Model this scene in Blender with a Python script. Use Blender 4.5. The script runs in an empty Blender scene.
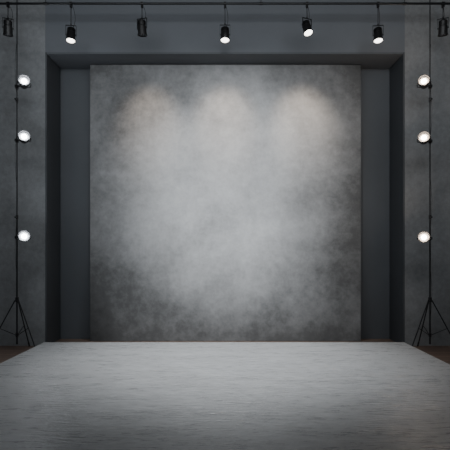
import bpy, bmesh, math
from mathutils import Vector, Matrix, Euler
C = bpy.context.scene.collection
F = 437.0; CZ = 1.64; HY = 255.0
def px(x, d): return (x-225.0)*d/F
def pz(y, d): return CZ+(HY-y)*d/F

# ---------------- materials ----------------
def newmat(name):
    m = bpy.data.materials.new(name); m.use_nodes = True
    nt = m.node_tree; b = nt.nodes['Principled BSDF']
    return m, nt, b
def simple(name, col, rough=0.5, metal=0.0, bump=0.0):
    m, nt, b = newmat(name)
    n = nt.nodes.new('ShaderNodeTexNoise'); n.inputs['Scale'].default_value = 30
    r = nt.nodes.new('ShaderNodeValToRGB')
    r.color_ramp.elements[0].color = (*[c*0.85 for c in col], 1)
    r.color_ramp.elements[1].color = (*[min(1, c*1.15) for c in col], 1)
    nt.links.new(n.outputs['Fac'], r.inputs[0]); nt.links.new(r.outputs[0], b.inputs['Base Color'])
    b.inputs['Roughness'].default_value = rough; b.inputs['Metallic'].default_value = metal
    return m
def emis(name, col, s, base=None):
    m, nt, b = newmat(name)
    b.inputs['Base Color'].default_value = (*(base or col), 1)
    b.inputs['Emission Color'].default_value = (*col, 1)
    b.inputs['Emission Strength'].default_value = s
    return m
def clouds(name, stops, scale=(1,1,1), nscale=1.2, detail=8, rough=0.6, fine=20, fineamt=0.25, srough=0.8, bump=0.05, distort=0.3, roughvar=None, burn=None, fdetail=8, frough=.75):
    m, nt, b = newmat(name)
    L = nt.links.new
    tc = nt.nodes.new('ShaderNodeTexCoord'); mp = nt.nodes.new('ShaderNodeMapping')
    mp.inputs['Scale'].default_value = scale
    L(tc.outputs['Object'], mp.inputs['Vector'])
    n = nt.nodes.new('ShaderNodeTexNoise'); n.inputs['Scale'].default_value = nscale
    n.inputs['Detail'].default_value = detail; n.inputs['Roughness'].default_value = rough
    n.inputs['Distortion'].default_value = distort
    n2 = nt.nodes.new('ShaderNodeTexNoise'); n2.inputs['Scale'].default_value = fine
    n2.inputs['Detail'].default_value = fdetail; n2.inputs['Roughness'].default_value = frough
    L(mp.outputs[0], n.inputs['Vector']); L(mp.outputs[0], n2.inputs['Vector'])
    mx = nt.nodes.new('ShaderNodeMix'); mx.data_type = 'FLOAT'
    mx.inputs[0].default_value = fineamt
    L(n.outputs['Fac'], mx.inputs[2]); L(n2.outputs['Fac'], mx.inputs[3])
    out = mx.outputs[0]
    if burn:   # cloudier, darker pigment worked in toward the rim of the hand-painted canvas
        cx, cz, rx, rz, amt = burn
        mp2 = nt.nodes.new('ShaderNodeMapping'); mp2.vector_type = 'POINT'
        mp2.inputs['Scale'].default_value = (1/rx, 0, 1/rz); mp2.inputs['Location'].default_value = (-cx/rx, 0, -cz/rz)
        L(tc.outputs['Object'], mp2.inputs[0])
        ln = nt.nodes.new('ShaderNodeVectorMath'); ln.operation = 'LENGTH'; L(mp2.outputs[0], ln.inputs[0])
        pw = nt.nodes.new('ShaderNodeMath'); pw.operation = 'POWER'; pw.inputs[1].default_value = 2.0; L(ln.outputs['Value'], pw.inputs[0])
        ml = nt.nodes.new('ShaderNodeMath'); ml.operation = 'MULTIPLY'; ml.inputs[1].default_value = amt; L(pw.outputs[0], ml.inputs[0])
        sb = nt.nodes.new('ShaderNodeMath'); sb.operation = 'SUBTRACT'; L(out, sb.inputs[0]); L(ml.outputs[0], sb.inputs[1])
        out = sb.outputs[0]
    r = nt.nodes.new('ShaderNodeValToRGB')
    els = r.color_ramp.elements
    while len(els) < len(stops): els.new(0.5)
    for e, (p, c) in zip(els, stops): e.position = p; e.color = (*c, 1)
    L(out, r.inputs[0]); L(r.outputs[0], b.inputs['Base Color'])
    b.inputs['Roughness'].default_value = srough
    if roughvar:
        mr = nt.nodes.new('ShaderNodeMapRange')
        mr.inputs['From Min'].default_value = 0.3; mr.inputs['From Max'].default_value = 0.7
        mr.inputs['To Min'].default_value = roughvar[0]; mr.inputs['To Max'].default_value = roughvar[1]
        L(mx.outputs[0], mr.inputs[0]); L(mr.outputs[0], b.inputs['Roughness'])
    bp = nt.nodes.new('ShaderNodeBump'); bp.inputs['Strength'].default_value = bump; bp.inputs['Distance'].default_value = 0.02
    L(n2.outputs['Fac'], bp.inputs['Height']); L(bp.outputs[0], b.inputs['Normal'])
    return m
def g(v, w=(1,1,1)): return tuple(v*x for x in w)
M_conc = clouds('rough_concrete', [(0.32, g(.12,(.96,1,1.04))), (0.68, g(.24,(.96,1,1.04)))], nscale=1.2, fine=12, fineamt=.5, bump=.25)
T=(.92,1,1.12)
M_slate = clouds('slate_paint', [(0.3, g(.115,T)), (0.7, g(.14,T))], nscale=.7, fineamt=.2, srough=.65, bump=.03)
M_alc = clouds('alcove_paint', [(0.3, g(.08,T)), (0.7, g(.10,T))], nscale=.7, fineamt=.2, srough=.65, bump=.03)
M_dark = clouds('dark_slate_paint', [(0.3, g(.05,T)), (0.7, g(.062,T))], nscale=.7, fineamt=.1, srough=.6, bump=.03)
W=(.98,1,1.025)
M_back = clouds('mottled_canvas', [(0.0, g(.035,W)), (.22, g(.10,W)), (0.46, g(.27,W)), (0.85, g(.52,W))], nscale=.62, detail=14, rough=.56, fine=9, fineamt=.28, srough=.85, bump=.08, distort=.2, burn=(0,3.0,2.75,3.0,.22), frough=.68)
S=(.985,1,1.02)
M_stage = clouds('microcement', [(0.32, g(.22,S)), (0.68, g(.38,S))], scale=(.7,3.4,1), nscale=1.4, detail=10, rough=.7, fine=9, fineamt=.55, srough=.3, bump=.7, distort=.2, roughvar=(.24,.34), fdetail=4, frough=.6)
M_black = simple('black_metal', (.012,.012,.013), .42, .3)
M_pole = simple('black_steel_tube', (.02,.021,.023), .35, .6)
M_rub = simple('black_rubber', (.01,.01,.01), .8)
M_lens = emis('glowing_lens', (.80,.9,1), .42, (.2,.2,.2))
M_lensw = emis('glowing_warm_lens', (1,.74,.52), .5, (.2,.2,.2))
M_bulb = emis('bright_bulb', (.97,.98,1), 20)
M_bulbw = emis('bright_warm_bulb', (1,.9,.76), 20)
M_can = emis('spotlight_glow', (1,.96,.9), 6)
M_off = simple('dark_glass', (.03,.03,.035), .1)
M_wood, nt, b = newmat('wood_planks')
tc = nt.nodes.new('ShaderNodeTexCoord'); bk = nt.nodes.new('ShaderNodeTexBrick')
nt.links.new(tc.outputs['Object'], bk.inputs['Vector'])
bk.inputs['Color1'].default_value = (.13,.09,.07,1); bk.inputs['Color2'].default_value = (.09,.062,.05,1)
bk.inputs['Mortar'].default_value = (.012,.01,.009,1); bk.inputs['Scale'].default_value = 1
bk.inputs['Mortar Size'].default_value = .006; bk.inputs['Brick Width'].default_value = 1.6; bk.inputs['Row Height'].default_value = .14
nt.links.new(bk.outputs['Color'], b.inputs['Base Color']); b.inputs['Roughness'].default_value = .5

# ---------------- mesh helpers ----------------
def mkobj(name, bm, mats, parent=None, loc=(0,0,0), rot=None, smooth=False):
    me = bpy.data.meshes.new(name)
    bmesh.ops.recalc_face_normals(bm, faces=bm.faces)
    if smooth:
        for f in bm.faces: f.smooth = True
        for e in bm.edges:
            if len(e.link_faces) == 2 and e.calc_face_angle(0) > math.radians(35): e.smooth = False
    bm.to_mesh(me); bm.free()
    for m in (mats if isinstance(mats, list) else [mats]): me.materials.append(m)
    return put(name, me, parent, loc, rot)
def put(name, me, parent=None, loc=(0,0,0), rot=None):
    o = bpy.data.objects.new(name, me); C.objects.link(o)
    o.location = loc
    if rot: o.rotation_euler = rot
    if parent: o.parent = parent
    return o
def box(bm, x0,x1,y0,y1,z0,z1, mi=0):
    v = [bm.verts.new((x,y,z)) for x in (x0,x1) for y in (y0,y1) for z in (z0,z1)]
    for q in ((0,1,3,2),(4,6,7,5),(0,4,5,1),(2,3,7,6),(0,2,6,4),(1,5,7,3)):
        f = bm.faces.new([v[i] for i in q]); f.material_index = mi
def tube(bm, p0, p1, r, seg=14, r2=None):
    p0 = Vector(p0); p1 = Vector(p1); d = p1-p0
    q = d.to_track_quat('Z','Y').to_matrix().to_4x4()
    bmesh.ops.create_cone(bm, cap_ends=True, segments=seg, radius1=r, radius2=r if r2 is None else r2, depth=d.length,
        matrix=Matrix.Translation((p0+p1)/2) @ q)
def lathe(bm, prof, seg=32, closed=False, axis=None):
    rings = []
    for r, z in prof:
        if r < 1e-5: rings.append([bm.verts.new((0,0,z))])
        else: rings.append([bm.verts.new((r*math.cos(2*math.pi*i/seg), r*math.sin(2*math.pi*i/seg), z)) for i in range(seg)])
    if axis == 'X':
        for rr in rings:
            for v in rr: v.co = Vector((v.co.z, v.co.y, v.co.x))
    if closed: rings.append(rings[0])
    for a, c in zip(rings, rings[1:]):
        for i in range(seg):
            j = (i+1) % seg
            if len(a) == 1 and len(c) == 1: continue
            if len(a) == 1: bm.faces.new((a[0], c[i], c[j]))
            elif len(c) == 1: bm.faces.new((a[i], a[j], c[0]))
            else: bm.faces.new((a[i], a[j], c[j], c[i]))
def ring(bm, ri, ro, h, axis=None): lathe(bm, [(ri,-h),(ro,-h),(ro,h),(ri,h)], 18, True, axis)
def sweep(bm, pts, r, seg=8):
    for a, c in zip(pts, pts[1:]): tube(bm, a, c, r, seg)
def bevel(o, w=.01, s=2):
    m = o.modifiers.new('bevel','BEVEL'); m.width = w; m.segments = s; m.limit_method = 'ANGLE'
def empty(name, loc, label, cat, group=None):
    e = bpy.data.objects.new(name, None); C.objects.link(e); e.location = loc
    e.empty_display_size = .1
    e['label'] = label; e['category'] = cat
    if group: e['group'] = group
    return e

# ---------------- room ----------------
WY = 7.9; OX = 178*WY/F; OZ = pz(54, WY); CEIL = 6.44; RY = 8.55; SX = 4.7
bm = bmesh.new(); box(bm, -SX-.2, SX+.2, -3.2, RY+.2, -.2, 0)
o = mkobj('floor', bm, M_wood); o['kind'] = 'structure'
bm = bmesh.new(); box(bm, -SX-.2, SX+.2, -3.2, RY+.2, CEIL, CEIL+.2)
o = mkobj('ceiling', bm, M_dark); o['kind'] = 'structure'
for s, n in ((-1,'wall_left'), (1,'wall_right')):
    bm = bmesh.new(); a, c = sorted((s*SX, s*(SX+.2))); box(bm, a, c, -3.2, RY+.2, 0, CEIL)
    o = mkobj(n, bm, M_conc); o['kind'] = 'structure'
bm = bmesh.new()
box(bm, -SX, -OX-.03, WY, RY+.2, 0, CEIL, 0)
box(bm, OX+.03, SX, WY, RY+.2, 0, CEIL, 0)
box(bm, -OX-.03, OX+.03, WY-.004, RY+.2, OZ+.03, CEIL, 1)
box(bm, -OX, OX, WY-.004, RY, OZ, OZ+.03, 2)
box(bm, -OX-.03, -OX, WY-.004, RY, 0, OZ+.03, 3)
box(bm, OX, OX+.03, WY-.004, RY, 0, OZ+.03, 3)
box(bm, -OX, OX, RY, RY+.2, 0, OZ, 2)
o = mkobj('wall_back', bm, [M_conc, M_slate, M_alc, M_dark]); o['kind'] = 'structure'

# ---------------- stage ----------------
bm = bmesh.new(); box(bm, -3.12, 3.09, .3, 7.53, 0.0, .14)
o = mkobj('stage_platform', bm, M_stage); bevel(o, .012)
o['label'] = 'low wide grey brushed microcement stage platform with smooth sheen'; o['category'] = 'stage'

# ---------------- backdrop ----------------
BD = 8.31
bd = empty('backdrop_panel', (0, BD+.05, 0), 'large square mottled grey painted backdrop standing in the alcove', 'backdrop')
bm = bmesh.new(); x0 = px(90,BD); x1 = px(361,BD)
box(bm, x0, x1, -.05, -.02, .0, OZ-.012)
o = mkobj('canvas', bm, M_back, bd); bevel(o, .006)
bm = bmesh.new()
for a, c in ((x0+.02,x0+.1), (x1-.1,x1-.02), (-.04,.04)): box(bm, a, c, -.018, .05, 0, OZ-.02)
for z in (.02, 2.6, OZ-.12): box(bm, x0+.1, -.04, -.018, .03, z, z+.08); box(bm, .04, x1-.1, -.018, .03, z, z+.08)
mkobj('support_frame', bm, M_black, bd)

# ---------------- crossbar ----------------
PD = 7.3; PZ = pz(3.6, PD)
pipe = empty('lighting_pipe', (0, PD, PZ), 'long thin black steel pipe carrying the hanging spotlights', 'lighting pipe')
bm = bmesh.new(); tube(bm, (-4.6,0,0), (4.6,0,0), .018, 16); mkobj('pipe', bm, M_pole, pipe, smooth=True)
for x in (-3.0, 0.6, 3.0):
    bm = bmesh.new(); tube(bm, (0,0,.02), (0,0,CEIL-PZ-.02), .006, 8); tube(bm, (0,0,CEIL-PZ-.03), (0,0,CEIL-PZ), .05, 16)
    tube(bm, (-.03,0,0), (.03,0,0), .024, 16)
    mkobj('hanger', bm, M_black, pipe, (x,0,0), smooth=True)

# ---------------- hanging spotlights ----------------
def fin(bm, name, mat, smooth=True):
    me = bpy.data.meshes.new(name); bmesh.ops.recalc_face_normals(bm, faces=bm.faces)
    if smooth:
        for e in bm.edges:
            if len(e.link_faces)==2 and e.calc_face_angle(0) > .6: e.smooth = False
        for f in bm.faces: f.smooth = True
    bm.to_mesh(me); bm.free(); me.materials.append(mat); return me
bm = bmesh.new()
prof = [(0,-.14),(.03,-.14),(.035,-.132),(.055,-.128),(.068,-.118)]
z = -.11
for i in range(4):
    prof += [(.074,z),(.074,z+.008),(.066,z+.010),(.066,z+.016)]; z += .018
prof += [(.075,-.03),(.077,.0),(.079,.1),(.085,.103),(.086,.125),(.078,.125),(.076,.105),(.04,.07),(0,.07)]
lathe(bm, prof)
for s in (-1,1): tube(bm, (s*.06,0,0),(s*.094,0,0),.012,12)
for v in bm.verts: v.co.x *= .92; v.co.y *= .92; v.co.z *= .94
ME_can = fin(bm, 'housing', M_black)
def lens_mesh(mat, r=.070, z=.097, dome=.016):
    bm = bmesh.new(); lathe(bm, [(r,z-.006),(r,z)]+[(r*math.cos(t), z+dome*math.sin(t)) for t in [.3,.6,.9,1.2]]+[(0,z+dome),])
    return fin(bm, 'lens', mat)
ME_on = lens_mesh(M_can); ME_off = lens_mesh(M_off)
bm = bmesh.new()
for s in (-1,1): box(bm, s*.084-.0025, s*.084+.0025, -.010, .010, -.015, .155)
box(bm, -.0865, .0865, -.010, .010, .155, .161); tube(bm, (0,0,.16),(0,0,.185),.012,12)
ME_yoke = fin(bm, 'yoke', M_black, False)
bm = bmesh.new()
ring(bm, .019, .03, .018, 'X'); box(bm,-.016,.016,-.024,.024,-.065,-.027); tube(bm,(0,-.02,-.05),(0,-.055,-.05),.007,8)
ME_clamp = fin(bm, 'clamp', M_black, False)
spots = [(8,28,12,20,'off'),(71,35,-12,8,'on'),(142,28,8,-14,'off'),(225,34.5,-12,0,'on'),(307,28,-22,24,'on'),(378,35,-12,-8,'on'),(443,28,12,-20,'off')]
for sx, sy, pit, yaw, kind in spots:
    x = px(sx, PD); z = pz(sy, PD)
    lab = {'on':'black can spotlight with bright glowing lens hanging from pipe',
           'off':'unlit black can spotlight hanging from pipe'}[kind]
    if sx == 307: lab = 'tilted black can spotlight with glowing lens hanging from pipe'
    e = empty('spotlight', (x, PD, PZ), lab, 'spotlight', 'spotlights hanging from the pipe')
    dz = z-PZ
    put('clamp', ME_clamp, e)
    bm = bmesh.new(); tube(bm, (0,0,-.06),(0,0,dz+.175),.006,10); mkobj('rod', bm, M_black, e)
    bm = bmesh.new()
    pts = [(.02+.03*math.sin(math.pi*t/8), .03+.03*math.sin(math.pi*t/8), -.03+(dz+.15)*t/8) for t in range(0,9)]
    sweep(bm, pts, .004, 6); mkobj('cable', bm, M_rub, e)
    put('yoke', ME_yoke, e, (0,0,dz), (0,0,math.radians(yaw)))
    R = Euler((math.radians(180+pit),0,math.radians(yaw)),'XYZ')
    put('housing', ME_can, e, (0,0,dz), R)
    put('lens', {'on':ME_on,'off':ME_off}[kind], e, (0,0,dz), R)

# ---------------- light stands ----------------
SD = 7.45
def stand(sx):
    x = px(sx, SD)
    e = empty('light_stand', (x, SD, 0), 'tall thin black tripod light stand carrying three round lamps', 'light stand', 'light stands beside the stage')
    top = CEIL-.02
    bm = bmesh.new(); tube(bm,(0,0,.12),(0,0,2.3),.014,14); tube(bm,(0,0,2.3),(0,0,4.3),.011,14); tube(bm,(0,0,4.3),(0,0,top),.009,14)
    mkobj('pole', bm, M_pole, e, smooth=True)
    for z in (2.3, 4.3):
        bm = bmesh.new(); tube(bm,(0,0,z-.05),(0,0,z+.02),.021,14); tube(bm,(0,-.02,z-.02),(0,-.06,z-.02),.006,8); tube(bm,(0,-.05,z-.02),(0,-.063,z-.02),.016,10)
        mkobj('collar', bm, M_black, e)
    za = pz(299, SD); zb = .28
    bm = bmesh.new(); tube(bm,(0,0,za-.05),(0,0,za+.03),.028,16); mkobj('leg_hub', bm, M_black, e)
    bm = bmesh.new(); tube(bm,(0,0,zb-.03),(0,0,zb+.03),.024,16); mkobj('brace_hub', bm, M_black, e)
    for a, R_ in ((85,.40), (204,.47), (342,.422)):
        if sx > 225: a = 180-a
        d = Vector((math.cos(math.radians(a)), math.sin(math.radians(a)), 0))
        bm = bmesh.new()
        p0 = d*.03+Vector((0,0,za-.02)); p1 = d*(R_-.015)+Vector((0,0,.025))
        tube(bm, p0, p1, .010, 10); mkobj('leg', bm, M_pole, e, smooth=True)
        bm = bmesh.new(); tube(bm, p0.lerp(p1,.94), d*R_+Vector((0,0,.003)), .014, 10); mkobj('foot', bm, M_rub, e)
        bm = bmesh.new(); tube(bm, d*.025+Vector((0,0,zb)), p0.lerp(p1,.55), .006, 8); mkobj('brace', bm, M_pole, e)
    bm = bmesh.new()
    pts = [(.022*math.sin(i*.9), -.024, .6+i*.22) for i in range(22)]
    sweep(bm, pts, .003, 6); mkobj('cable', bm, M_rub, e)
    return x
bm = bmesh.new()
lathe(bm, [(0,-.11),(.03,-.11),(.05,-.10),(.068,-.07),(.076,-.03),(.08,.03),(.090,.04),(.093,.10),(.083,.10),(.076,.045),(0,.03)])
for s in (-1,1): tube(bm, (s*.07,0,0),(s*.108,0,0),.014,10)
ME_lb = fin(bm, 'housing', M_black)
ME_ll = lens_mesh(M_lens, .075, .045, .01); ME_lw = lens_mesh(M_lensw, .075, .045, .01)
def bulb(mat):
    bm = bmesh.new(); bmesh.ops.create_uvsphere(bm, u_segments=20, v_segments=12, radius=.046, matrix=Matrix.Translation((0,0,.045)))
    return fin(bm, 'bulb', mat)
ME_bulb = bulb(M_bulb); ME_bulbw = bulb(M_bulbw)
lamps = []
for sx, lx, ys in ((17,24,(83,138,237)), (430,424,(83,139,238))):
    xs = stand(sx)
    side = 1 if lx > sx else -1
    for y in ys:
        ld = SD-.17
        x = px(lx, ld); z = pz(y, ld)
        e = empty('stand_lamp', (xs, SD, z), 'round black stage lamp with bright %s face clamped to stand' % ('cool white' if side>0 else 'warm white'), 'lamp', 'lamps clamped to the light stands')
        ox = x-xs
        bm = bmesh.new(); ring(bm, .015, .027, .028); box(bm,-.016,.016,-.055,-.022,-.02,.02)
        mkobj('clamp', bm, M_black, e)
        R = Euler((math.radians(80),0,math.radians(side*26)),'XYZ')
        rm = R.to_matrix()
        c = Vector((ox,-.17,0))
        bm = bmesh.new()
        ax = rm @ Vector((1,0,0)); bk_ = rm @ Vector((0,0,-1))
        pts = [c-ax*.105, c-ax*.105+bk_*.1, c-ax*.05+bk_*.13, c+ax*.05+bk_*.13, c+ax*.105+bk_*.1, c+ax*.105]
        sweep(bm, pts, .007, 8); tube(bm, c+bk_*.13, Vector((0,-.045,0)), .009, 8)
        mkobj('bracket', bm, M_black, e)
        put('housing', ME_lb, e, c, R); put('lens', ME_ll if side>0 else ME_lw, e, c, R)
        put('bulb', ME_bulb if side>0 else ME_bulbw, e, c, R)
        lamps.append((Vector((xs,SD,z))+c-bk_*.16, side))

# ---------------- lights ----------------
def light(name, typ, loc, aim, energy, col=(1,1,1), **k):
    l = bpy.data.lights.new(name, typ); l.energy = energy; l.color = col
    for a, v in k.items(): setattr(l, a, v)
    o = bpy.data.objects.new(name, l); C.objects.link(o); o.location = loc
    if typ != 'POINT': o.rotation_euler = (Vector(aim)-Vector(loc)).to_track_quat('-Z','Y').to_euler()
    return o
light('backdrop_wash','SPOT',(0,3.2,4.7),(px(228,BD),BD,pz(184,BD)),1350,(.96,.985,1),spot_size=math.radians(56),spot_blend=1.0,shadow_soft_size=.3)
for sx, ax_, ay, w_ in ((142,150,122,95),(225,225,120,115),(307,303,122,120)):
    light('can_beam','SPOT',(px(sx,PD),PD-.12,pz(46,PD)),(px(ax_,BD),BD,pz(ay,BD)),w_,(1,.81,.63),spot_size=math.radians(58),spot_blend=1.0,shadow_soft_size=.14)
for p, s in lamps:
    light('lamp_glow','POINT',p,None,14,(.9,.95,1) if s>0 else (1,.82,.66),shadow_soft_size=.05)
light('stage_wash','SPOT',(0,6.3,6.25),(0,6.8,0),2600,(.95,.98,1),spot_size=math.radians(62),spot_blend=1.0,shadow_soft_size=.4)
light('wall_fill','AREA',(0,3.6,5.3),(0,7.9,4.4),125,(.93,.97,1),shape='RECTANGLE',size=7,size_y=1)  # unseen area light added to brighten the back wall, no fixture modelled
light('room_fill','AREA',(0,-1.5,5.0),(0,7.9,4.0),20,(.93,.97,1),shape='RECTANGLE',size=5,size_y=2)  # added fill from behind the camera, lifts the overall level

w = bpy.data.worlds.new('world'); bpy.context.scene.world = w; w.use_nodes = True
w.node_tree.nodes['Background'].inputs[0].default_value = (.8,.9,1,1)
w.node_tree.nodes['Background'].inputs[1].default_value = .18

cam = bpy.data.cameras.new('camera'); co = bpy.data.objects.new('camera', cam); C.objects.link(co)
co.location = (0,0,CZ); co.rotation_euler = (math.radians(90),0,0)
cam.sensor_width = 36; cam.lens = F/450*36; cam.shift_y = (HY-225)/450
bpy.context.scene.camera = co
